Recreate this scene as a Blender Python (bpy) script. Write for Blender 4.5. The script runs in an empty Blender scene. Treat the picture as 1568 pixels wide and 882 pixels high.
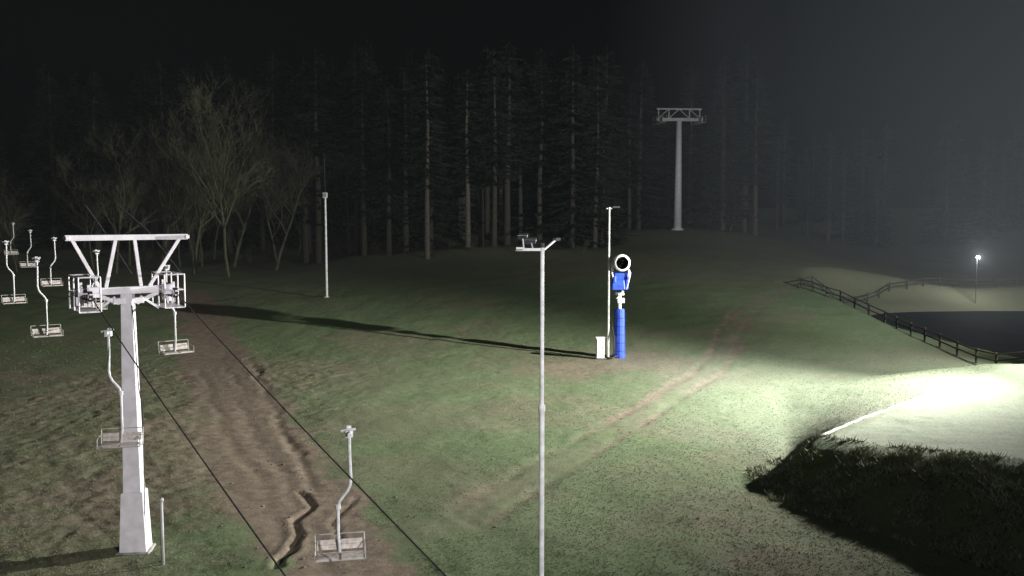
import bpy, bmesh, math, random
import numpy as np
from mathutils import Vector, Matrix
random.seed(4); rng=np.random.default_rng(4)
S=bpy.context.scene
S.view_settings.view_transform='Standard'; S.view_settings.look='None'; S.view_settings.exposure=0

# ------------------------------------------------------------ terrain
def smooth(t):
    t=np.clip(t,0,1); return t*t*(3-2*t)
_py=np.arange(-60,700,1.0)
_pz=np.interp(_py,[-60,50,68,90,110,130,150,200,300,700],[0,0,.2,2.5,4.3,5.8,8.2,10.5,12,16])
_k=np.exp(-0.5*(np.arange(-8,9)/3.0)**2); _k/=_k.sum()
_pz=np.convolve(np.pad(_pz,8,mode='edge'),_k,'valid')
def vnoise(x,y,sc,seed):
    x=np.asarray(x,float)/sc; y=np.asarray(y,float)/sc
    c,s=math.cos(seed*1.3),math.sin(seed*1.3); x,y=c*x-s*y,s*x+c*y
    xi=np.floor(x).astype(np.int64); yi=np.floor(y).astype(np.int64)
    fx=x-xi; fy=y-yi; fx=fx*fx*(3-2*fx); fy=fy*fy*(3-2*fy)
    def h(a,b):
        n=(a*374761393+b*668265263+seed*974711)&0x7fffffff
        n=((n^(n>>13))*1274126177)&0x7fffffff
        return ((n^(n>>16))&0xffff)/65535.0
    return (h(xi,yi)*(1-fx)+h(xi+1,yi)*fx)*(1-fy)+(h(xi,yi+1)*(1-fx)+h(xi+1,yi+1)*fx)*fy
def seg_dist(x,y,pts):
    d=np.full(np.shape(x),1e9)
    for (ax,ay),(bx,by) in zip(pts[:-1],pts[1:]):
        vx,vy=bx-ax,by-ay; L=vx*vx+vy*vy
        t=np.clip(((x-ax)*vx+(y-ay)*vy)/L,0,1)
        d=np.minimum(d,np.hypot(x-ax-t*vx,y-ay-t*vy))
    return d
ROAD_L=[(-4.2,20),(-5.0,26),(-7.0,30.7),(-10.8,39),(-16.6,54),(-21,64),(-26,77),(-33,95)]
RUT_L1=[(-7.6,34.5),(-9.9,41),(-14.6,54),(-19,66)]
RUT_L2=[(-7.4,29),(-9.6,34),(-12.6,41),(-18.1,54),(-23,65)]
RUT_L5=[(-5.4,26),(-8.1,33.4),(-11.3,40.6),(-16.2,54),(-21,66)]
RUT_L3=[(-7.2,26.6),(-7.0,29.2),(-7.6,31.0),(-7.3,32.6),(-8.1,34.4)]
RUT_L4=[(-5.4,28.6),(-6.2,31),(-6.0,33.5)]
ROAD_R=[(-6,27),(-1.9,30.7),(1.25,37),(4.65,44),(8.3,51),(13.4,61.5),(15.8,68),(18.2,76),(22.5,86),(32,100)]
RUT_R1=[(-2.2,31.6),(.6,37.6),(3.6,43.5),(7.4,50.6),(12.4,61),(14.9,68),(17.4,76),(21.6,86)]
RUT_R2=[(-.6,30.8),(2.2,37),(5.4,43.2),(9.1,50.6),(14.2,61),(16.7,68),(19.1,76),(23.4,85)]
PATH_C=[(8.0,47.5),(10.5,45),(14.4,42.7),(19,42)]
def pond(x,y): return ((np.abs(x-58)/21)**4+(np.abs(y-84)/24)**4)
def pad(x,y):
    s1=(x-12.8)*.732-(y-36.8)*.681; s2=(x-12.6)*.803+(y-36.2)*.596
    return s1,s2
def terrain(x,y,detail=True):
    x=np.asarray(x,float); y=np.asarray(y,float)
    z=np.interp(y,_py,_pz)
    f=np.clip(1+.0055*np.minimum(x,0),.62,1)*(1-.62*smooth((x-30)/30)*(1-smooth((y-130)/120)))
    z=z*f
    p=pond(x,y)
    z=z*smooth((p-1.0)/1.6)-1.6*(1-smooth((p-.55)/.6))
    s1,s2=pad(x,y)
    t=(x-12.8)*.681+(y-36.8)*.732; w=np.clip(1.6+.55*t,1.6,10)
    t2=np.clip((x-12.6)*.596-(y-36.2)*.803,0,9)
    s2=s2+.5*(vnoise(x,y,1.7,3)-.5)
    prof=np.interp(s2,[-4.4,-3.9,-2.2,-1.5,-.2,.5],[0,.06,.62,.78,.97,1.0])
    k2=np.clip(t2/5,0,1); prof=prof*k2+(1-k2)*(1-(1-np.clip((s2+3.0)/3.4,0,1))**1.5)
    z=z+(1.5+.09*t2)*smooth((s1+w)/w)*prof*(1-smooth((y-54)/9))*(1-smooth((16-y)/8))
    z=z+.9*np.exp(-(((x+4)/14)**2+((y-126)/5)**2))
    if detail:
        rl=smooth((seg_dist(x,y,ROAD_L)-1.2)/2)
        z=z+.16*(vnoise(x,y,6,1)-.5)+.08*(.35+.65*rl)*(vnoise(x,y,1.8,2)-.5)+.028*(.4+.6*rl)*(vnoise(x,y,.5,5)-.5)+.018*(vnoise(x,y,.22,6)-.5)
        lf=smooth((-6-x)/8)*smooth((75-y)/15)*rl
        z=z+lf*(.05*(vnoise(x,y,.8,8)-.5)+.05*(vnoise(x,y,.37,9)-.5)+.05*(vnoise(x,y,.25,10)-.5))
        z=z+1.2*(vnoise(x,y,18,7)-.5)*smooth((y-90)/40)
        wob=.6*(vnoise(x,y,3.2,11)-.5)+.25*(vnoise(x,y,.8,12)-.5)
        am=vnoise(x,y,3.5,13)
        z=z-.06*np.exp(-(seg_dist(x+wob,y,ROAD_L)/2.6)**2)
        for r,wd,dp in ((RUT_L1,.24,.05),(RUT_L2,.25,.02),(RUT_L5,.25,.02),(RUT_L3,.12,.15),(RUT_L4,.12,.07),(RUT_R1,.28,.022),(RUT_R2,.28,.022)):
            d=seg_dist(x+wob,y+wob,r); dq=dp*(.15+1.3*am)
            z=z-dq*np.exp(-(d/wd)**2)+.3*dq*np.exp(-((d-2.0*wd)/wd)**2)
    return z
def tz(x,y): return float(terrain(x,y))

# ------------------------------------------------------------ materials
def mat(name,col,rough=.6,metal=0,var=.25,scale=6,col2=None,bump=0,emit=0,spec=.5):
    m=bpy.data.materials.new(name); m.use_nodes=True; nt=m.node_tree; b=nt.nodes['Principled BSDF']
    tc=nt.nodes.new('ShaderNodeTexCoord'); n=nt.nodes.new('ShaderNodeTexNoise'); n.inputs['Scale'].default_value=scale; n.inputs['Detail'].default_value=6
    nt.links.new(tc.outputs['Object'],n.inputs['Vector'])
    r=nt.nodes.new('ShaderNodeValToRGB'); c2=col2 or tuple(c*(1-var) for c in col)
    r.color_ramp.elements[0].position=.35; r.color_ramp.elements[1].position=.65
    r.color_ramp.elements[0].color=(*c2,1); r.color_ramp.elements[1].color=(*col,1)
    nt.links.new(n.outputs['Fac'],r.inputs[0]); nt.links.new(r.outputs[0],b.inputs['Base Color'])
    b.inputs['Roughness'].default_value=rough; b.inputs['Metallic'].default_value=metal; b.inputs['Specular IOR Level'].default_value=spec
    if bump:
        bp=nt.nodes.new('ShaderNodeBump'); bp.inputs['Strength'].default_value=bump; bp.inputs['Distance'].default_value=.03
        nt.links.new(n.outputs['Fac'],bp.inputs['Height']); nt.links.new(bp.outputs[0],b.inputs['Normal'])
    if emit:
        b.inputs['Emission Color'].default_value=(1,.97,.9,1); b.inputs['Emission Strength'].default_value=emit
    return m
M_white=mat('white_painted_steel',(.80,.77,.82),.45,var=.2,scale=3)
M_galv=mat('galvanised_steel',(.68,.69,.70),.55,.0,var=.3,scale=5)
M_galvd=mat('weathered_galvanised_steel',(.42,.42,.40),.6,.0,var=.35,scale=2)
M_dark=mat('dark_steel',(.05,.05,.055),.8,var=.4,spec=.2)
M_rubber=mat('rubber_sheave',(.03,.03,.03),.8)
M_rope=mat('steel_rope',(.04,.04,.04),.6)
M_seat=mat('seat_plastic',(.58,.52,.48),.5,var=.4,scale=9)
M_blue=mat('blue_padding',(.03,.09,.62),.5,var=.35,scale=4,bump=.3)
M_box=mat('cabinet_paint',(.75,.75,.73),.5,var=.2)
M_wood=mat('weathered_wood',(.05,.042,.035),.85,var=.5,scale=14,bump=.4)
M_bark=mat('spruce_bark',(.10,.09,.07),.9,var=.6,scale=9,bump=.5)
M_barkp=mat('pale_spruce_bark',(.22,.20,.16),.9,var=.55,scale=5,bump=.5)
M_needle=mat('spruce_needles',(.032,.046,.034),.8,col2=(.012,.019,.015),scale=.7,spec=.1)
M_twig=mat('bare_twigs',(.11,.115,.065),.9,col2=(.06,.06,.035),scale=2)
M_hose=mat('pale_hose',(.5,.5,.46),.6,var=.25)
M_lamp=mat('lit_lens',(.9,.9,.9),.4,emit=60)
M_conc=mat('concrete',(.38,.37,.35),.85,var=.35,bump=.3)
M_stone=mat('earth_clod',(.16,.14,.11),.9,var=.5,bump=.5)
M_grassb=mat('grass_blades',(.15,.195,.10),.8,col2=(.20,.20,.135),scale=.9,spec=.1)
M_grasst=mat('tall_grass_blades',(.38,.38,.29),.8,col2=(.18,.18,.12),scale=1.5,spec=.1)  # lighter than the short grass: lamplit band along the crest painted in

# ------------------------------------------------------------ mesh builder
class MB:
    def __init__(s): s.v=[];s.f=[];s.m=[]
    def box(s,c,size,R=None,m=0,taper=1.0):
        sx,sy,sz=[a/2 for a in size]; b=len(s.v); R=R or Matrix.Identity(3); c=Vector(c)
        for dz in (-1,1):
            k=taper if dz>0 else 1
            for dx,dy in ((-1,-1),(1,-1),(1,1),(-1,1)):
                s.v.append(tuple(c+R@Vector((dx*sx*k,dy*sy*k,dz*sz))))
        for q in ((0,3,2,1),(4,5,6,7),(0,1,5,4),(1,2,6,5),(2,3,7,6),(3,0,4,7)):
            s.f.append(tuple(b+i for i in q)); s.m.append(m)
    def beam(s,a,b,w,h,m=0):
        a=Vector(a);b=Vector(b); d=b-a; L=d.length; z=d/L
        up=Vector((0,0,1)) if abs(z.z)<.95 else Vector((1,0,0))
        x=up.cross(z).normalized(); y=z.cross(x)
        R=Matrix((x,y,z)).transposed(); s.box((a+b)/2,(w,h,L),R,m)
    def tube(s,pts,r,seg=8,m=0,cap=True):
        pts=[Vector(p) for p in pts]; n=len(pts)
        rr=r if isinstance(r,(list,tuple)) else [r]*n
        b=len(s.v); prev=None
        for i,p in enumerate(pts):
            d=(pts[min(i+1,n-1)]-pts[max(i-1,0)]).normalized()
            if prev is None:
                up=Vector((0,0,1)) if abs(d.z)<.9 else Vector((1,0,0)); x=up.cross(d).normalized()
            else: x=(prev-d*prev.dot(d)).normalized()
            prev=x; y=d.cross(x)
            for k in range(seg):
                a=2*math.pi*k/seg; s.v.append(tuple(p+(x*math.cos(a)+y*math.sin(a))*rr[i]))
        for i in range(n-1):
            for k in range(seg):
                s.f.append((b+i*seg+k,b+i*seg+(k+1)%seg,b+(i+1)*seg+(k+1)%seg,b+(i+1)*seg+k)); s.m.append(m)
        if cap and seg>3:
            s.f.append(tuple(b+k for k in range(seg))[::-1]); s.m.append(m)
            s.f.append(tuple(b+(n-1)*seg+k for k in range(seg))); s.m.append(m)
    def mesh(s,name,mats,smooth_=False):
        me=bpy.data.meshes.new(name); me.from_pydata(s.v,[],s.f)
        for m in mats: me.materials.append(m)
        me.polygons.foreach_set('material_index',s.m)
        if smooth_: me.polygons.foreach_set('use_smooth',[True]*len(s.f))
        me.update(); return me
    def obj(s,name,mats,loc=(0,0,0),rotz=0,parent=None,smooth_=False,bevel=0):
        o=bpy.data.objects.new(name,s.mesh(name,mats,smooth_)); S.collection.objects.link(o)
        o.location=loc; o.rotation_euler=(0,0,rotz)
        if parent: o.parent=parent
        if bevel:
            b=o.modifiers.new('bevel','BEVEL'); b.width=bevel; b.segments=2; b.limit_method='ANGLE'
        return o
def empty(name,loc=(0,0,0),rotz=0):
    e=bpy.data.objects.new(name,None); S.collection.objects.link(e); e.location=loc; e.rotation_euler=(0,0,rotz); return e
def inst(name,me,loc,rotz=0,sc=1,parent=None,tilt=0):
    o=bpy.data.objects.new(name,me); S.collection.objects.link(o); o.location=loc
    o.rotation_euler=(tilt,0,rotz); o.scale=(sc,sc,sc) if not isinstance(sc,tuple) else sc
    if parent: o.parent=parent
    return o

# ------------------------------------------------------------ ground
def axis(parts):
    a=[]
    for s,e,st in parts: a+=list(np.arange(s,e,st))
    return np.array(a+[parts[-1][1]])
xs=axis([(-500,-120,20),(-120,-60,2.5),(-60,-28,.6),(-28,30,.14),(30,70,.5),(70,140,3),(140,500,20)])
ys=axis([(-60,10,3),(10,23,.6),(23,60,.14),(60,100,.3),(100,160,.8),(160,260,4),(260,700,22)])
X,Y=np.meshgrid(xs,ys); Z=terrain(X,Y)
nx,ny=len(xs),len(ys)
co=np.stack([X,Y,Z],-1).reshape(-1,3)
idx=np.arange(nx*ny).reshape(ny,nx)
q=np.stack([idx[:-1,:-1],idx[:-1,1:],idx[1:,1:],idx[1:,:-1]],-1).reshape(-1,4)
me=bpy.data.meshes.new('ground'); me.vertices.add(len(co)); me.vertices.foreach_set('co',co.ravel())
me.loops.add(q.size); me.loops.foreach_set('vertex_index',q.ravel())
me.polygons.add(len(q)); me.polygons.foreach_set('loop_start',np.arange(0,q.size,4)); 
me.polygons.foreach_set('use_smooth',np.ones(len(q),bool)); me.update(calc_edges=True); me.validate()
x=X.ravel(); y=Y.ravel()
wn=1.8*(vnoise(x,y,3,21)-.5)+1.0*(vnoise(x,y,.8,22)-.5)
mud=1.0*smooth((3.1-seg_dist(x,y,ROAD_L)+1.2*wn)/1.8)
mud=np.maximum(mud,.6*smooth((2.0-seg_dist(x,y,ROAD_R)+1.5*wn)/2.2)*smooth((y-25)/8))
for r in (RUT_R1,RUT_R2): mud=np.maximum(mud,(.62+.35*smooth((y-40)/6))*smooth((.65-seg_dist(x,y,r)+.4*wn)/.6))
for r in (RUT_L1,RUT_L3): mud=np.maximum(mud,.9*smooth((.7-seg_dist(x,y,r)+.4*wn)/.5))
mud=np.maximum(mud,.4*smooth((.6-seg_dist(x,y,PATH_C)+.4*wn)/.6))
mud=np.maximum(mud,.62*smooth((1-np.hypot((x-7)/8.5,(y-63.5)/6.5)+.35*wn)/.5))
lz=smooth((-8-x+2.5*wn)/5)*smooth((72-y)/14)
mud=np.maximum(mud,lz*.7*smooth((vnoise(x,y,4.5,51)*.6+vnoise(x,y,1.2,52)*.4-.42)/.25))
mud=np.maximum(mud,.5*smooth((vnoise(x,y,5.5,61)*.55+vnoise(x,y,1.6,62)*.3+vnoise(x,y,.6,63)*.15-.6)/.15)*smooth((100-y)/20))
dry=smooth((1-np.hypot((x-8)/9,(y-63)/7)+.4*wn)/.6)
dry=np.maximum(dry,.8*lz)
dry=np.maximum(dry,.9*np.exp(-(((x-4.5)/2.6)**2+((y-29.5)/3.2)**2))*(.5+wn))
dry=np.maximum(dry,.9*np.exp(-(((x-7.5)/2.2)**2+((y-27)/2.5)**2)))
dry=np.maximum(dry,.6*np.exp(-(((x+1.5)/4)**2+((y-34)/4)**2)))
dry=np.maximum(dry,.6*smooth((vnoise(x,y,7,31)*.6+vnoise(x,y,2.5,32)*.4-.42)/.35))
dry=np.maximum(dry,.75*smooth((y-85)/25))
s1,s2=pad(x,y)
lit_pale=smooth((s1+.3+.15*wn)/.8)*smooth((s2+.9+.6*wn)/1.6)*(1-smooth((y-54)/14))*.85  # pad made paler: floodlight brightness painted into the ground mask
lit_pale=np.maximum(lit_pale,.5*smooth((x-3)/14)*smooth((80-y)/20)*smooth((y-26)/14)*smooth((s2+1)/2)*smooth((pond(x,y)-1)/2))  # weaker painted lamplight over the ground around it, fading leftward
lit_mask=lit_pale
col=np.stack([np.clip(mud,0,1),np.clip(dry,0,1),np.clip(lit_mask,0,1),np.ones_like(x)],-1).astype(np.float32)
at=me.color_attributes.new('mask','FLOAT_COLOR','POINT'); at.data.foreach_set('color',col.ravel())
ground=bpy.data.objects.new('ground',me); S.collection.objects.link(ground)
m=bpy.data.materials.new('meadow'); m.use_nodes=True; nt=m.node_tree; N=nt.nodes; Lk=nt.links; b=N['Principled BSDF']
tc=N.new('ShaderNodeTexCoord'); at=N.new('ShaderNodeAttribute'); at.attribute_name='mask'; sp=N.new('ShaderNodeSeparateColor'); Lk.new(at.outputs['Color'],sp.inputs[0])
def noise(sc,det=6,rough=.6):
    n=N.new('ShaderNodeTexNoise'); n.inputs['Scale'].default_value=sc; n.inputs['Detail'].default_value=det; n.inputs['Roughness'].default_value=rough; Lk.new(tc.outputs['Object'],n.inputs['Vector']); return n
def ramp(n,c0,c1,p0=.35,p1=.65):
    r=N.new('ShaderNodeValToRGB'); e=r.color_ramp.elements; e[0].position=p0;e[1].position=p1;e[0].color=(*c0,1);e[1].color=(*c1,1); Lk.new(n.outputs['Fac'],r.inputs[0]); return r
def mix(f,a,bb):
    x_=N.new('ShaderNodeMix'); x_.data_type='RGBA'; Lk.new(f,x_.inputs[0]); Lk.new(a,x_.inputs[6]); Lk.new(bb,x_.inputs[7]); return x_.outputs[2]
def math_(op,a,b_):
    n=N.new('ShaderNodeMath'); n.operation=op; n.use_clamp=(op!='MULTIPLY')
    for i,v in enumerate((a,b_)):
        if isinstance(v,(int,float)): n.inputs[i].default_value=v
        else: Lk.new(v,n.inputs[i])
    return n.outputs[0]
nb=noise(.35,5); nm=noise(2.2,8,.7); nf=noise(9,6,.75)
grass=ramp(nf,(.08,.12,.055),(.155,.205,.105),.3,.7).outputs[0]
grass2=ramp(nm,(.09,.125,.06),(.185,.23,.13),.3,.7).outputs[0]
g=mix(nb.outputs['Fac'],grass,grass2)
dryc=ramp(nf,(.10,.095,.062),(.215,.20,.135),.3,.7).outputs[0]
mudc=ramp(nm,(.125,.10,.075),(.27,.22,.165),.3,.7).outputs[0]
df=math_('MULTIPLY',math_('ADD',math_('MULTIPLY',math_('SUBTRACT',nm.outputs['Fac'],.42),3.0),sp.outputs[1]),sp.outputs[1])
g=mix(math_('MINIMUM',df,.9),g,dryc)
mf=math_('ADD',math_('MULTIPLY',math_('SUBTRACT',sp.outputs[0],.45),2.0),math_('SUBTRACT',nf.outputs['Fac'],.25))
mf=math_('MULTIPLY',mf,math_('MINIMUM',math_('MULTIPLY',sp.outputs[0],2.5),1.0))
g=mix(mf,g,mudc)
litc=ramp(nf,(.19,.225,.16),(.34,.38,.295)).outputs[0]  # pale tone for the lamplit pad, light put into the base colour
g=mix(sp.outputs[2],g,litc)
Lk.new(g,b.inputs['Base Color']); b.inputs['Roughness'].default_value=.9; b.inputs['Specular IOR Level'].default_value=.15
bp=N.new('ShaderNodeBump'); bp.inputs['Strength'].default_value=.5; bp.inputs['Distance'].default_value=.06; Lk.new(nf.outputs['Fac'],bp.inputs['Height'])
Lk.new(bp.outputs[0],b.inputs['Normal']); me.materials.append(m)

# water
w=MB(); w.v=[(30,55,0),(85,55,0),(85,114,0),(30,114,0)]; w.f=[(0,1,2,3)]; w.m=[0]
M_water=mat('pond_water',(.016,.019,.02),.85,var=.3,scale=.5,bump=.3,spec=.05)
w.obj('pond_water',[M_water],loc=(0,0,-.75))

# grass tufts (one object)
n=130000
u=rng.random(n); gy=24+(74-24)*u**1.4
gx=(rng.random(n)*1.2-.6)*gy
nb_=34000
bx=rng.uniform(9.5,24,nb_); by=rng.uniform(20,39,nb_); s1b,s2b=pad(bx,by)
k=(s2b>-4.6)&(s2b<.7)&(s1b>-2.5)&(vnoise(bx,by,.8,77)*.7+vnoise(bx,by,.35,78)*.3>.42); bx=bx[k];by=by[k]
gx=np.concatenate([gx,bx]); gy=np.concatenate([gy,by]); tall=np.concatenate([np.zeros(n),np.ones(len(bx))])
rd=np.minimum(seg_dist(gx,gy,ROAD_L)-2.4,seg_dist(gx,gy,ROAD_R)-.9)
s1g,s2g=pad(gx,gy); onpad=(s1g>0)&(s2g>.8)
keep=(rd+1.6*(vnoise(gx,gy,1,41)-.5)>0)&(vnoise(gx,gy,2.3,42)+1.0*rng.random(len(gx))>.5)&~onpad
gx,gy,tall=gx[keep],gy[keep],tall[keep]; n=len(gx); gz=terrain(gx,gy)-.01
V=[];nb3=3
for j in range(nb3):
    a=rng.random(n)*6.283; h=(.025+.035*rng.random(n)**2)*(1+4.5*tall*rng.random(n)); wd=.008+.008*rng.random(n)+.012*tall; ln=h*(.3+.9*rng.random(n)); a2=rng.random(n)*6.283
    ox=gx+.06*(rng.random(n)-.5); oy=gy+.06*(rng.random(n)-.5)
    V.append(np.stack([np.stack([ox-wd*np.cos(a),oy-wd*np.sin(a),gz],-1),np.stack([ox+wd*np.cos(a),oy+wd*np.sin(a),gz],-1),np.stack([ox+ln*np.cos(a2),oy+ln*np.sin(a2),gz+h],-1)],1))
V=np.concatenate(V).reshape(-1,3); tl=np.tile(tall,nb3).astype(np.int32)
me=bpy.data.meshes.new('grass'); me.vertices.add(len(V)); me.vertices.foreach_set('co',V.ravel())
me.loops.add(len(V)); me.loops.foreach_set('vertex_index',np.arange(len(V))); me.polygons.add(len(V)//3); me.polygons.foreach_set('loop_start',np.arange(0,len(V),3)); me.update(calc_edges=True)
me.materials.append(M_grassb); me.materials.append(M_grasst); me.polygons.foreach_set('material_index',tl)
o=bpy.data.objects.new('grass',me); S.collection.objects.link(o)

# clods of earth on the tracks (one object)
t=MB()
for i in range(160):
    if i<110:
        k=random.randrange(len(ROAD_L)-2); a,b_=ROAD_L[k],ROAD_L[k+1]; f=random.random(); sx=a[0]+(b_[0]-a[0])*f+random.gauss(0,1.9); sy=a[1]+(b_[1]-a[1])*f
    else: sx=random.uniform(-16,12); sy=random.uniform(25,62)
    r_=random.uniform(.02,.06); cz_=tz(sx,sy)+r_*.1
    t.tube([(sx,sy,cz_-r_*.7),(sx+r_*.1,sy,cz_),(sx,sy+r_*.1,cz_+r_*.5)],[r_*.8,r_*random.uniform(.9,1.5),r_*.45],6,0)
t.obj('earth_clods',[M_stone],smooth_=True)

# ------------------------------------------------------------ lift ropes, chairs
GH=1.22
RD=Vector((.71,-1,-.27)); CA=math.atan2(.579,.816)   # crossarm heading
SL=Vector((-11.9-.816*GH,28.2-.579*GH,8.35)); SR=Vector((-11.9+.816*GH,28.2+.579*GH,8.35))
def sag(a,b,s,n=16):
    a=Vector(a);b=Vector(b); return [a.lerp(b,i/n)-Vector((0,0,4*s*(i/n)*(1-i/n))) for i in range(n+1)]
e=MB()
PL=[SL]+[Vector(p) for p in ((-20.8,40,8.6),(-28.2,51,9.0),(-62,100,11.5))]
PR=[SR]+[Vector(p) for p in ((-21.8,48,8.6),(-29.5,59,9.0),(-40.5,77,9.2),(-49,90,9.7),(-75,130,13))]
e.tube(sag(SL+RD*23.5,SL,.25),.018,6); e.tube(sag(SR+RD*25.5,SR,.25),.018,6)
e.tube(PL,.02,6); e.tube(PR,.02,6)
e.obj('haul_rope',[M_rope],smooth_=True)
def chair_mesh(Lh=2.75,side=1):
    c=MB(); s=side; hw=.54
    c.tube([(0,-.28,0),(0,.28,0)],.045,8,0); c.box((0,0,-.03),(.16,.22,.15),m=0); c.box((0,.2,.05),(.1,.1,.09),m=0)
    c.tube([(-.18,0,.02),(.14,0,.06)],.03,6,0)
    pts=[(0,0,0),(0,0,-.5),(.02*s,0,-1.05),(.0,0,-1.2),(-.06*s,0,-1.33),(-.16*s,0,-1.45),(-.24*s,0,-1.56),(-.27*s,0,-1.7),(-.27*s,0,-Lh+.45),(-.24*s,0,-Lh+.05)]
    c.tube(pts,.034,8,0); c.tube([(-.27*s,0,-1.62),(-.27*s,0,-1.72)],.06,8,0)
    x0=-.24*s; zb=-Lh
    for sx in (-hw,hw):
        xx=x0+sx
        c.tube([(xx,-.42,zb+.02),(xx,.02,zb-.02),(xx,.1,zb+.05),(xx,.16,zb+.42)],.015,6,2)
        c.tube([(xx,.14,zb+.26),(xx,-.1,zb+.26),(xx,-.36,zb+.23),(xx,-.38,zb+.02)],.012,6,2)
    for yy,zz in ((-.42,zb+.02),(.02,zb-.02),(.16,zb+.42)):
        c.tube([(x0-hw,yy,zz),(x0+hw,yy,zz)],.014,6,2)
    for sx in (-.265,.265):
        for k in range(4): c.box((x0+sx,-.36+k*.115,zb+.045-.006*k),(.47,.111,.03),m=1)
        R=Matrix.Rotation(-.14,3,'X')
        for k in range(2): c.box((x0+sx,.10+.02*k,zb+.14+k*.11),(.47,.025,.105),R,1)
    return c.mesh('chair_frame_seat',[M_galv,M_seat,M_galvd])
CM=chair_mesh(); CM2=chair_mesh(3.1,-1)
def chair(p,mesh=CM,rz=CA,sc=1): inst('chairlift_chair',mesh,p,rz,sc)
chair((-3.58,19.8,5.76),CM,.2)
pl=SL+RD*2.9; chair(pl-Vector((0.1,0,.22)),CM2,.2)
chair((-11.75,31,8.75),CM2,CA+.1,.95)
chair(PL[1],CM2,CA,1.1); chair(PL[2],CM2,CA,1.1)
for p in PR[1:5]: chair(p,CM,CA,1.1)

# ------------------------------------------------------------ lift pylon
pz=tz(-11.9,28.2)
py=empty('chairlift_pylon',(-11.9,28.2,pz),CA)
t=MB()
Ri=Matrix.Rotation(-CA+.12,3,'Z')
H=8.15
segs=[(0,.41,.36),(1.9,.33,.30),(1.93,.27,.25),(H-.3,.17,.17),(H,.17,.17)]
for (z0,a0,b0),(z1,a1,b1) in zip(segs[:-1],segs[1:]):
    bse=len(t.v)
    for zz,aa,bb_ in ((z0,a0,b0),(z1,a1,b1)):
        for dx,dy in ((-1,-1),(1,-1),(1,1),(-1,1)): t.v.append(tuple(Ri@Vector((dx*aa,dy*bb_,zz))))
    for qf in ((0,3,2,1),(4,5,6,7),(0,1,5,4),(1,2,6,5),(2,3,7,6),(3,0,4,7)):
        t.f.append(tuple(bse+i for i in qf)); t.m.append(0)
t.obj('shaft',[M_white],parent=py,bevel=.015)
t=MB(); t.box((0,0,-.05),(1.0,.9,.2),Ri); t.obj('footing',[M_conc],parent=py,bevel=.03)
t=MB()
t.tube([(.05,-.33,7.8),(.16,-.33,5.2),(.24,-.38,4.6),(.2,-.4,.3)],.014,6)
t.obj('cable',[M_dark],parent=py)
t=MB()
t.beam((-1.4,0,H+.1),(1.4,0,H+.1),.26,.22); t.beam((-.45,0,H-.22),(.45,0,H-.22),.3,.18)
t.beam((-.9,0,H),(-.25,0,H-.3),.14,.12); t.beam((.9,0,H),(.25,0,H-.3),.14,.12)
t.obj('crossarm',[M_white],parent=py,bevel=.01)
t=MB(); zt=9.83-pz
t.beam((-1.72,0,zt),(1.85,0,zt),.15,.17)
for x0_,x1_ in ((-1.52,-.8),(-.3,-.62),(.25,.4),(1.6,.65)): t.beam((x0_,0,zt-.06),(x1_,0,H+.2),.1,.1)
for x0_ in (-1.67,1.8): t.beam((x0_,-.25,zt+.0),(x0_,.25,zt+.0),.11,.11)
t.obj('lifting_frame',[M_white],parent=py,bevel=.006)
t=MB()
t.tube([(1.75,.3,H+.5),(1.2,2.4,zt+.2),(.6,3.6,zt+1.0)],.03,6)
t.tube([(.2,.3,H+.6),(-.3,2.0,zt+.3),(-.6,2.8,zt+1.0)],.025,6)
t.obj('antenna_rods',[M_dark],parent=py)
for sgn,nm_ in ((-1,'sheave_train_a'),(1,'sheave_train_b')):
    t=MB(); cx=GH*sgn
    t.beam((cx,-.95,H+.02),(cx,.95,H-.0),.09,.16,0)
    for yy in (-.8,-.48,-.16,.16,.48,.8):
        t.tube([(cx-.05,yy,H+.02),(cx+.05,yy,H+.02)],.16,14,1); t.tube([(cx-.07,yy,H+.02),(cx+.07,yy,H+.02)],.08,10,0)
    for yy in (-.6,.6): t.beam((cx,yy,H-.3),(cx,yy,H+.35),.06,.08,0)
    t.box((cx+.0,0,H-.45),(.6,1.5,.04),m=0)
    for xx in (cx-.3,cx+.3):
        for yy in (-.75,0,.75): t.tube([(xx,yy,H-.45),(xx,yy,H+.58)],.022,6,0)
        for zz in (H+.1,H+.58): t.tube([(xx,-.75,zz),(xx,.75,zz)],.022,6,0)
    for yy in (-.75,.75):
        for zz in (H+.1,H+.58): t.tube([(cx-.3,yy,zz),(cx+.3,yy,zz)],.022,6,0)
    t.beam((cx-.3*sgn,0,H-.5),(cx*.3,0,H-.1),.07,.07,0)
    t.box((cx-.15*sgn,-.5,H+.12),(.28,.3,.3),m=0); t.box((cx+.1*sgn,.4,H-.2),(.22,.4,.26),m=0)
    t.obj(nm_,[M_white,M_rubber],parent=py)

# short posts beside pylon
t=MB(); t.tube([(0,0,-.3),(0,0,1.95)],.05,10); t.tube([(0,0,1.95),(0,0,2.05)],.075,10); t.tube([(-.13,.25,-.3),(-.13,.25,1.4)],.03,8); t.tube([(0,0,1.3),(-.13,.25,1.3)],.02,6)
t.obj('marker_post',[M_galvd],loc=(-10.55,26.9,tz(-10.55,26.9)),smooth_=True)

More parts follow.
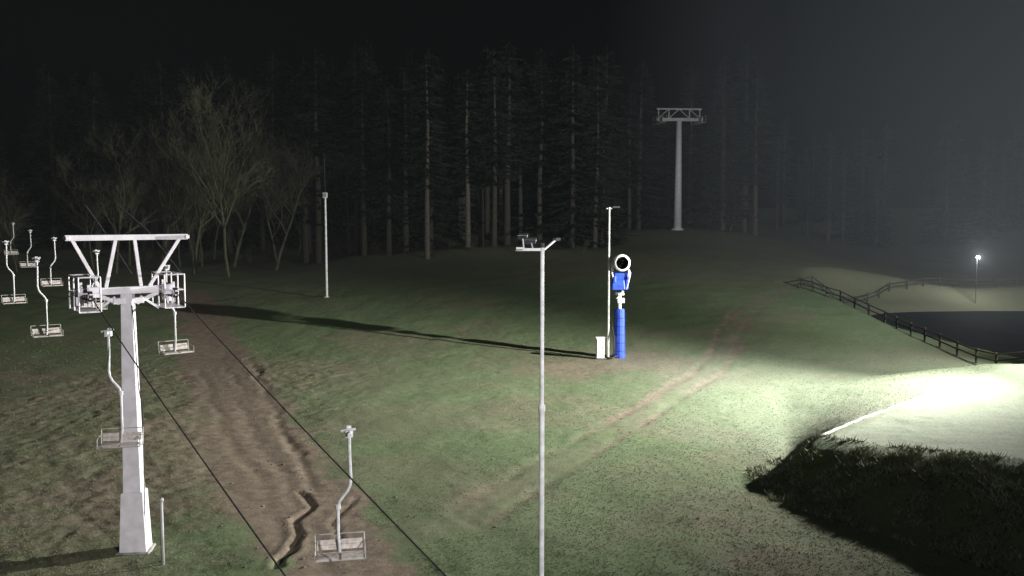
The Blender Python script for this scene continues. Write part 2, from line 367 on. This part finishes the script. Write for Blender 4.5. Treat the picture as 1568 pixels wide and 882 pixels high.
# ------------------------------------------------------------ lamp poles
def floodlight(t,c,yaw,pitch,sz=.35,m0=1,m1=2):
    R=Matrix.Rotation(yaw,3,'Z')@Matrix.Rotation(pitch,3,'X')
    t.box(c,(sz,sz*.28,sz*.75),R,m0); t.box(Vector(c)+R@Vector((0,-sz*.16,0)),(sz*.86,.012,sz*.62),R,m1)
    t.beam(Vector(c)+R@Vector((-sz*.55,sz*.05,0)),Vector(c)+R@Vector((sz*.55,sz*.05,0)),.03,.03,0)
M_glass=mat('lamp_glass_off',(.25,.26,.27),.15)
def lamp_pole(name,x_,y_,ztop,r0,r1,arms,join=None,m0=M_galv):
    zb=tz(x_,y_); h=ztop-zb; t=MB()
    if join: 
        j=join-zb; t.tube([(0,0,-.4),(0,0,j),(0,0,j+.03),(0,0,h)],[r0,r0*.95,r1*1.05,r1],14,0)
        t.tube([(0,0,j-.12),(0,0,j+.02)],r0*1.25,14,0)
    else: t.tube([(0,0,-.4),(0,0,h)],[r0,r1],12,0)
    t.box((0,0,.03),(.4,.4,.06),m=0); arms(t,h); return t.obj(name,[m0,M_dark,M_glass],loc=(x_,y_,zb),smooth_=False)
def armsC(t,h):
    t.beam((-.58,0,h-.06),(.06,0,h-.06),.06,.06); t.beam((0,0,h-.1),(.32,.5,h+.14),.035,.035)
    t.tube([(0,0,h-.02),(0,0,h+.08)],.05,10,1)
    floodlight(t,(-.5,-.02,h-.05),.2,1.2,.16,0); floodlight(t,(-.24,.3,h+.12),2.9,.9,.22); t.beam((-.24,.3,h+.1),(-.2,0,h-.06),.03,.03)
    floodlight(t,(-.42,.3,h+.22),2.9,.9,.2); t.beam((-.42,.3,h+.2),(-.4,0,h-.06),.03,.03)
    t.box((.34,.54,h+.15),(.2,.09,.06),Matrix.Rotation(1,3,'Z'),1)
lamp_pole('lamp_pole',.66,20,9.82,.062,.045,armsC,6.3)
def armsR(t,h):
    t.beam((0,0,h-.05),(.7,0,h+.03),.07,.07); t.box((.5,0,h),(.5,.22,.12),m=1); t.beam((-.2,0,h-.1),(.2,0,h-.1),.08,.08)
lamp_pole('lamp_pole',6.95,65.6,11.1,.10,.07,armsR,None,M_galvd)
def armsL(t,h):
    t.box((0,-.1,h-.1),(.42,.3,.5),m=0); t.box((0,-.28,h-.1),(.34,.02,.4),m=2); t.tube([(0,0,h),(-.05,0,h+4.0)],.03,6,1)
lamp_pole('lamp_pole',-18.5,91,12.6,.13,.09,armsL)

# floodlight masts that light the slope (both carry the lit lamps)
AX,AY,AZ=37.0,50.5,11.6
t=MB(); zb=tz(AX+.6,AY); t.tube([(0,0,-.4),(0,0,AZ-zb+.2)],[.16,.09],14,0); t.beam((0,-.9,AZ-zb),(0,.9,AZ-zb),.1,.1)
for yy in (-.7,0,.7): floodlight(t,(-.1,yy,AZ-zb+.25),-math.pi/2,.15,.5,1,3)
t.obj('floodlight_mast',[M_galv,M_dark,M_glass,M_lamp],loc=(AX+.6,AY,zb))
BX,BY,BZ=11.0,-3.0,12.5
t=MB(); zb=tz(BX,BY-.5); t.tube([(0,0,-.4),(0,0,BZ-zb+.1)],[.14,.08],14,0); floodlight(t,(0,.3,BZ-zb),math.pi+.6,.2,.5,1,3)
t.obj('floodlight_mast',[M_galv,M_dark,M_glass,M_lamp],loc=(BX,BY-.5,zb))

# ------------------------------------------------------------ snow cannon
cz=tz(7.8,66); sc=empty('snow_cannon',(7.8,66,cz))
t=MB(); 
t.tube([(0,0,-.2),(0,0,.1),(0,0,3.5),(0,0,3.6)],[.42,.44,.38,.34],14,0)
for zz in (.5,1.1,1.7,2.3,2.9): t.tube([(0,0,zz),(0,0,zz+.05)],.455-.02*zz/.6*.5,14,1)
t.obj('padded_base',[M_blue,mat('dark_strap',(.01,.03,.25),.6)],parent=sc)
t=MB(); t.tube([(0,0,3.6),(0,0,4.6)],.14,12); t.box((.1,0,4.2),(.5,.4,.35)); t.beam((-.2,-.1,4.3),(.25,-.1,4.9),.14,.14); t.tube([(0,0,4.6),(0,0,4.75)],.34,14)
t.obj('lift_column',[M_galv],parent=sc)
t=MB(); t.box((-.12,.0,5.35),(1.0,.8,.75),taper=.85); t.box((.1,.15,5.9),(1.05,.6,.55)); t.box((.5,.1,5.5),(.25,.5,1.0)); t.box((-.42,-.3,5.75),(.25,.3,.5))
t.obj('machine_housing',[M_blue],parent=sc,bevel=.08)
t=MB()
A=28; prof=[(.46,-.75),(.60,-.72),(.62,-.55),(.56,-.3),(.52,.7),(.44,.75),(.42,.4),(.44,-.6),(.46,-.75)]
b0=len(t.v)
for r_,yy in prof:
    for k in range(A): a=2*math.pi*k/A; t.v.append((r_*math.cos(a),yy,6.95+r_*math.sin(a)))
for i in range(len(prof)-1):
    for k in range(A): t.f.append((b0+i*A+k,b0+i*A+(k+1)%A,b0+(i+1)*A+(k+1)%A,b0+(i+1)*A+k)); t.m.append(0 if i in (0,1,2,3,4) else 1)
t.tube([(0,.1,6.95),(0,.5,6.95)],.14,12,1)
for k in range(8):
    a=k*math.pi/4; t.beam((.12*math.cos(a),.25,6.95+.12*math.sin(a)),(.42*math.cos(a),.3,6.95+.42*math.sin(a)),.05,.12,1)
t.tube([(-.6,0,6.9),(-.62,0,6.1)],.05,8,0); t.tube([(.6,0,6.9),(.68,0,5.6)],.05,8,0)
o=t.obj('fan_barrel',[M_white,M_dark],parent=sc,rotz=.12,smooth_=True)
t=MB(); t.tube([(.45,-.2,5.0),(.6,-.3,5.6),(.72,-.3,6.2),(.6,-.1,6.5)],.05,8); t.tube([(-.45,-.3,5.6),(-.6,-.4,6.2),(-.5,-.2,6.6)],.05,8)
t.obj('hoses',[M_white],parent=sc,smooth_=True)
t=MB(); t.box((0,0,.8),(.58,.45,1.45)); t.box((0,-.235,.8),(.5,.02,1.3)); t.box((0,0,1.56),(.66,.53,.06)); t.box((.18,-.255,.85),(.03,.03,.14),m=1)
t.obj('electrical_cabinet',[M_box,M_dark],loc=(6.35,65.3,tz(6.35,65.3)),bevel=.01)
t=MB(); t.tube([(7.1,65.2,cz+.05),(7.3,65.0,cz+.5),(7.35,65.3,cz+1.6),(7.2,65.6,cz+2.4)],.05,8); t.tube([(6.6,65.2,cz+.2),(7.1,64.9,cz+.12),(7.6,65.3,cz+.25)],.06,8)
t.obj('supply_hose',[M_dark],smooth_=True)

# ------------------------------------------------------------ far lift tower
fz=tz(27.1,150)-.3; ft=empty('gondola_lift_tower',(27.1,150,fz),.08); h=26.0-fz
t=MB(); t.tube([(0,0,0),(0,0,h*.5),(0,0,h)],[.66,.54,.42],16); t.tube([(0,0,-.5),(0,0,.5)],1.0,16); t.obj('shaft',[M_galv],parent=ft,smooth_=True)
t=MB(); t.beam((-3.6,0,h),(3.6,0,h),.5,.5); t.beam((-3.7,0,h+1.7),(3.7,0,h+1.7),.24,.24)
for xx in (-3.4,-1.7,1.7,3.4): t.beam((xx,0,h),(xx,0,h+1.7),.16,.16)
for s_ in (-1,1):
    t.beam((s_*3.4,0,h+.2),(s_*1.7,0,h+1.7),.12,.12); t.beam((s_*1.7,0,h+.2),(0,0,h+1.7),.12,.12)
    t.beam((s_*3.2,-2.2,h-.25),(s_*3.2,2.2,h-.25),.2,.4)
    t.box((s_*3.2,0,h-.6),(1.1,4.6,.06))
    for yy in np.linspace(-2,2,8): t.tube([(s_*3.2-.08,yy,h+.1),(s_*3.2+.08,yy,h+.1)],.25,10)
    for xx in (-.55,.55):
        for yy in (-2.3,0,2.3): t.tube([(s_*3.2+xx,yy,h-.6),(s_*3.2+xx,yy,h+.5)],.04,5)
        t.tube([(s_*3.2+xx,-2.3,h+.5),(s_*3.2+xx,2.3,h+.5)],.04,5)
t.obj('crosshead',[M_galvd],parent=ft)

# ------------------------------------------------------------ fences
def fence(pts,step=2.4,hh=1.1):
    t=MB(); P=[]
    for (ax,ay),(bx_,by_) in zip(pts[:-1],pts[1:]):
        n_=max(1,int(math.hypot(bx_-ax,by_-ay)/step))
        P+=[(ax+(bx_-ax)*i/n_,ay+(by_-ay)*i/n_) for i in range(n_)]
    P.append(pts[-1]); P=[(a+random.uniform(-.06,.06),b_+random.uniform(-.06,.06),tz(a,b_)) for a,b_ in P]
    for a,b_,c in P: t.tube([(a,b_,c-.3),(a+random.uniform(-.03,.03),b_,c+hh+random.uniform(-.03,.06))],.085,7)
    for p,q_ in zip(P[:-1],P[1:]):
        for zz in (.5,.95): t.tube([(p[0],p[1]-.08,p[2]+zz+random.uniform(-.03,.03)),(q_[0],q_[1]-.08,q_[2]+zz+random.uniform(-.03,.03))],.06,6)
    return t.obj('wooden_fence',[M_wood])
fence([(30,95),(31.7,88),(32.8,80),(33.0,70),(32.6,61),(33.6,55)])
fence([(30,95),(37.5,103),(46,111),(56,115),(70,117)])

# hose along bank edge
pts=[(12.6,36.9),(14.2,38.6),(16.6,41.0),(19.3,43.8),(22.2,47),(26.2,51.2)]
t=MB(); fine=[]
for a,b_ in zip(pts[:-1],pts[1:]):
    for i in range(8): 
        xx=a[0]+(b_[0]-a[0])*i/8+.05*math.sin(i*2.1+a[0]); yy=a[1]+(b_[1]-a[1])*i/8; fine.append((xx,yy,tz(xx,yy)+.03))
t.tube(fine,.07,8); t.obj('water_hose',[M_hose],smooth_=True)

# distant lit lamp
for (lx,ly,lz_,pw) in ((56,110,5.5,1300),):
    g_=tz(lx,ly); t=MB(); t.tube([(0,0,-.3),(0,0,lz_-g_)],.035,8,1); t.box((0,-.12,lz_-g_),(.45,.2,.3),m=1); t.box((0,-.235,lz_-g_),(.36,.02,.22),m=2)
    t.obj('street_lamp',[M_galv,M_dark,M_lamp],loc=(lx,ly,g_))
    l=bpy.data.lights.new('lamp_light','POINT'); l.energy=pw; l.shadow_soft_size=.15; lo=bpy.data.objects.new('lamp_light',l); S.collection.objects.link(lo); lo.location=(lx,ly-.45,lz_)

# ------------------------------------------------------------ trees
def spruce(seed,h=25,start=.3,spread=3.6,full=False,bark=M_bark):
    r=random.Random(seed); t=MB()
    t.tube([(0,0,-.5),(r.uniform(-.1,.1),0,h*.3),(r.uniform(-.2,.2),r.uniform(-.2,.2),h*.65),(0,0,h)],[.34,.27,.17,.02],8,0)
    z=h*start
    for i in range(22):
        zz=r.uniform(2,h*start+.1); a=r.random()*6.28; L=r.uniform(.4,1.5)
        t.tube([(0,0,zz),(L*math.cos(a),L*math.sin(a),zz-L*.2)],[.03,.008],3,0)
    while z<h-.3:
        f=(z-h*start)/(h*(1-start)); L0=spread*(1-f)**.7*(.55+.45*min(1,f*5+ (1 if full else 0)))+.25
        for i in range(r.randint(4,7)):
            a=r.random()*6.283; L=L0*r.uniform(.4,1.2); dr=r.uniform(.15,.6)*L
            ca,sa=math.cos(a),math.sin(a); pts=[]
            for k in range(4):
                s_=k/3; pts.append((ca*L*s_,sa*L*s_,z-dr*s_+.42*dr*s_*s_*s_))
            t.tube(pts,[.035,.025,.014,.006],3,0)
            nn=int(5+L*7)
            for k in range(nn):
                s_=.12+.88*(k+r.random())/nn; q0=Vector((ca*L*s_,sa*L*s_,z-dr*s_+.42*dr*s_**3))
                sd=r.choice((-1,1)); ln=r.uniform(.3,.8)*(1.1-.6*s_); w_=r.uniform(.07,.17)
                d=Vector((-sa*sd+ca*.7,ca*sd+sa*.7,r.uniform(-1.6,-.2))).normalized()
                e_=Vector((ca,sa,r.uniform(-.4,.4)))*w_; b_=len(t.v)
                t.v+= [tuple(q0-e_),tuple(q0+e_),tuple(q0+d*ln+e_*.3),tuple(q0+d*ln*.9-e_*.5)]
                t.f.append((b_,b_+1,b_+2,b_+3)); t.m.append(1)
        z+=r.uniform(.22,.6)*(1 if f<.7 else .7)
    return t.mesh('spruce_mesh',[bark,M_needle])
def bare(seed,h=20,lean=0):
    r=random.Random(seed); t=MB()
    def br(p,d,L,rad,lv):
        n_=4 if lv<2 else 3; pts=[p]; rr=[rad]
        for i in range(n_):
            d=(d+Vector((r.gauss(0,.13),r.gauss(0,.13),r.gauss(.06,.08)))).normalized(); pts.append(pts[-1]+d*L/n_); rr.append(rad*(1-.55*(i+1)/n_))
        t.tube(pts,rr,6 if lv<2 else 3,0,cap=False)
        if lv>=5: return
        for k in range({0:9,1:5,2:4,3:4,4:3}[lv]):
            i=r.randint(1 if lv else 2,n_); a=r.random()*6.283; s_=r.uniform(.35,.85)
            px=d.orthogonal().normalized(); pyv=d.cross(px)
            nd=(d*(1-.35*s_)+ (px*math.cos(a)+pyv*math.sin(a))*s_+Vector((0,0,.12))).normalized()
            br(pts[i],nd,L*r.uniform(.42,.68),max(.012,rr[i]*.62),lv+1)
    br(Vector((0,0,-.3)),Vector((lean,0,1)).normalized(),h*.55,.2,0)
    return t.mesh('bare_tree_mesh',[M_twig])
SP=[spruce(i,26,st,sp_,fu) for i,(st,sp_,fu) in enumerate(((.32,3.5,False),(.42,3.2,False),(.22,3.9,False),(.05,4.8,True)))]
SP.append(spruce(9,26,.36,3.3,False,M_barkp))
BT=[bare(11,22),bare(12,20,.1),bare(13,18,-.12)]
def onm(x_,y_,d=.0): return (x_,y_,tz(x_,y_)-d)
for k,x_,y_,s_ in ((2,-27.5,122,1.0),(1,-25.6,121,1.08),(4,-11.2,121,1.02),(2,-16.8,125,.93),(4,-6.2,129,.95),(0,-2.5,128,1.05),(3,8.6,131,1.1),(0,-20.5,127,1.0)):
    inst('spruce_tree',SP[k],onm(x_,y_),random.random()*6,(s_*random.uniform(1.1,1.4),s_*random.uniform(1.1,1.4),s_))
for k,x_,y_,s_ in ((0,-33.5,108,1.0),(1,-39,112,1.1),(2,-29.5,114,1.0),(0,-44.5,116,.95),(2,-36,118,1.15),(1,-49,113,.85)):
    inst('bare_tree',BT[k],onm(x_,y_),random.random()*6,s_)
fo=empty('spruce_forest')
cnt=0; placed=[]
while cnt<150:
    x_=random.uniform(-80,40); y_=random.uniform(128,175)
    if x_<-30 and y_<136: continue
    if any(math.hypot(x_-a,y_-b_)<2.4 for a,b_ in placed): continue
    if abs(x_/y_-.18)<.04 and y_<165: continue
    if x_>14 and y_<142: continue
    placed.append((x_,y_)); cnt+=1
    s_=random.uniform(.72,1.2)
    inst('spruce',SP[random.choice((0,0,1,1,2,3))],onm(x_,y_),random.random()*6,(s_*random.uniform(1.0,1.5),s_*random.uniform(1.0,1.5),s_),fo,random.uniform(-.02,.02))
for i in range(70):
    x_=random.uniform(36,170); y_=random.uniform(165,215); s_=random.uniform(.6,.95)
    inst('spruce',SP[random.choice((0,2,3))],onm(x_,y_),random.random()*6,(s_*1.3,s_*1.3,s_),fo)
bw=empty('bare_woodland')
for i in range(22):
    x_=random.uniform(-85,-28); y_=random.uniform(116,135)
    inst('bare',BT[i%3],onm(x_,y_),random.random()*6,random.uniform(.5,1.0),bw)
ug=empty('undergrowth')
for i in range(90):
    x_=random.uniform(-60,14); y_=random.uniform(120,140)
    inst('shrub',BT[i%3],onm(x_,y_,.3),random.random()*6,random.uniform(.04,.12),ug)

# ------------------------------------------------------------ mist: thick around the pond, thin in front of the forest
def mist(c,size,dens):
    t=MB(); t.box(c,size)
    vm=bpy.data.materials.new('night_mist'); vm.use_nodes=True; nt=vm.node_tree; nt.nodes.clear()
    vo=nt.nodes.new('ShaderNodeOutputMaterial'); vs=nt.nodes.new('ShaderNodeVolumeScatter'); vs.inputs['Density'].default_value=dens; vs.inputs['Anisotropy'].default_value=.1; vs.inputs['Color'].default_value=(.84,.93,1,1)
    nt.links.new(vs.outputs[0],vo.inputs['Volume']); t.obj('mist',[vm])
mist((123.5,116,40),(155,88,116),.0036)
mist((30.9,116,40),(30,88,116),.0017)
mist((-55.1,117,40),(142,88,116),.0008)

# ------------------------------------------------------------ light
def spot(name,loc,tgt,power,ang,blend,col,rad=.25):
    l=bpy.data.lights.new(name,'SPOT'); l.energy=power; l.spot_size=math.radians(ang); l.spot_blend=blend; l.color=col; l.shadow_soft_size=rad
    o=bpy.data.objects.new(name,l); S.collection.objects.link(o); o.location=loc; o.rotation_euler=(Vector(tgt)-Vector(loc)).to_track_quat('-Z','Y').to_euler(); return o
spot('floodlight_beam',(AX-.6,AY,AZ+.1),(2,50,3),32000,165,.35,(1,.98,.93))
spot('floodlight_beam',(AX-.6,AY-.3,AZ+.1),(-14,50,13),300000,104,1,(1,.98,.93))
spot('floodlight_beam',(AX-.6,AY+1.2,AZ+.3),(55,150,42),115000,118,1,(.95,.98,1))
spot('floodlight_beam',(BX-.2,BY+.3,BZ),(-11,30,7),34000,60,1,(1,.97,.97),.15)
sun=bpy.data.lights.new('fill_sun','SUN'); sun.energy=.15; sun.angle=math.radians(8); sun.color=(.85,.95,1); so=bpy.data.objects.new('fill_sun',sun); S.collection.objects.link(so)  # added fill from behind the camera, lifts the bank's shadow
so.rotation_euler=(math.radians(40),0,math.radians(-15))
W=bpy.data.worlds.new('World'); S.world=W; W.use_nodes=True; nt=W.node_tree; bg=nt.nodes['Background']
sk=nt.nodes.new('ShaderNodeTexSky'); sk.sky_type='NISHITA'; sk.sun_disc=False; sk.sun_elevation=math.radians(-4); sk.sun_rotation=math.radians(150)
nt.links.new(sk.outputs[0],bg.inputs[0]); bg.inputs[1].default_value=.03

# ------------------------------------------------------------ camera
c=bpy.data.cameras.new('camera'); co_=bpy.data.objects.new('camera',c); S.collection.objects.link(co_); S.camera=co_
c.sensor_width=36; c.lens=36*1400/1568; c.clip_end=2000; c.clip_start=.1
co_.location=(0,0,10.5); co_.rotation_euler=(math.radians(90-4.53),0,0)
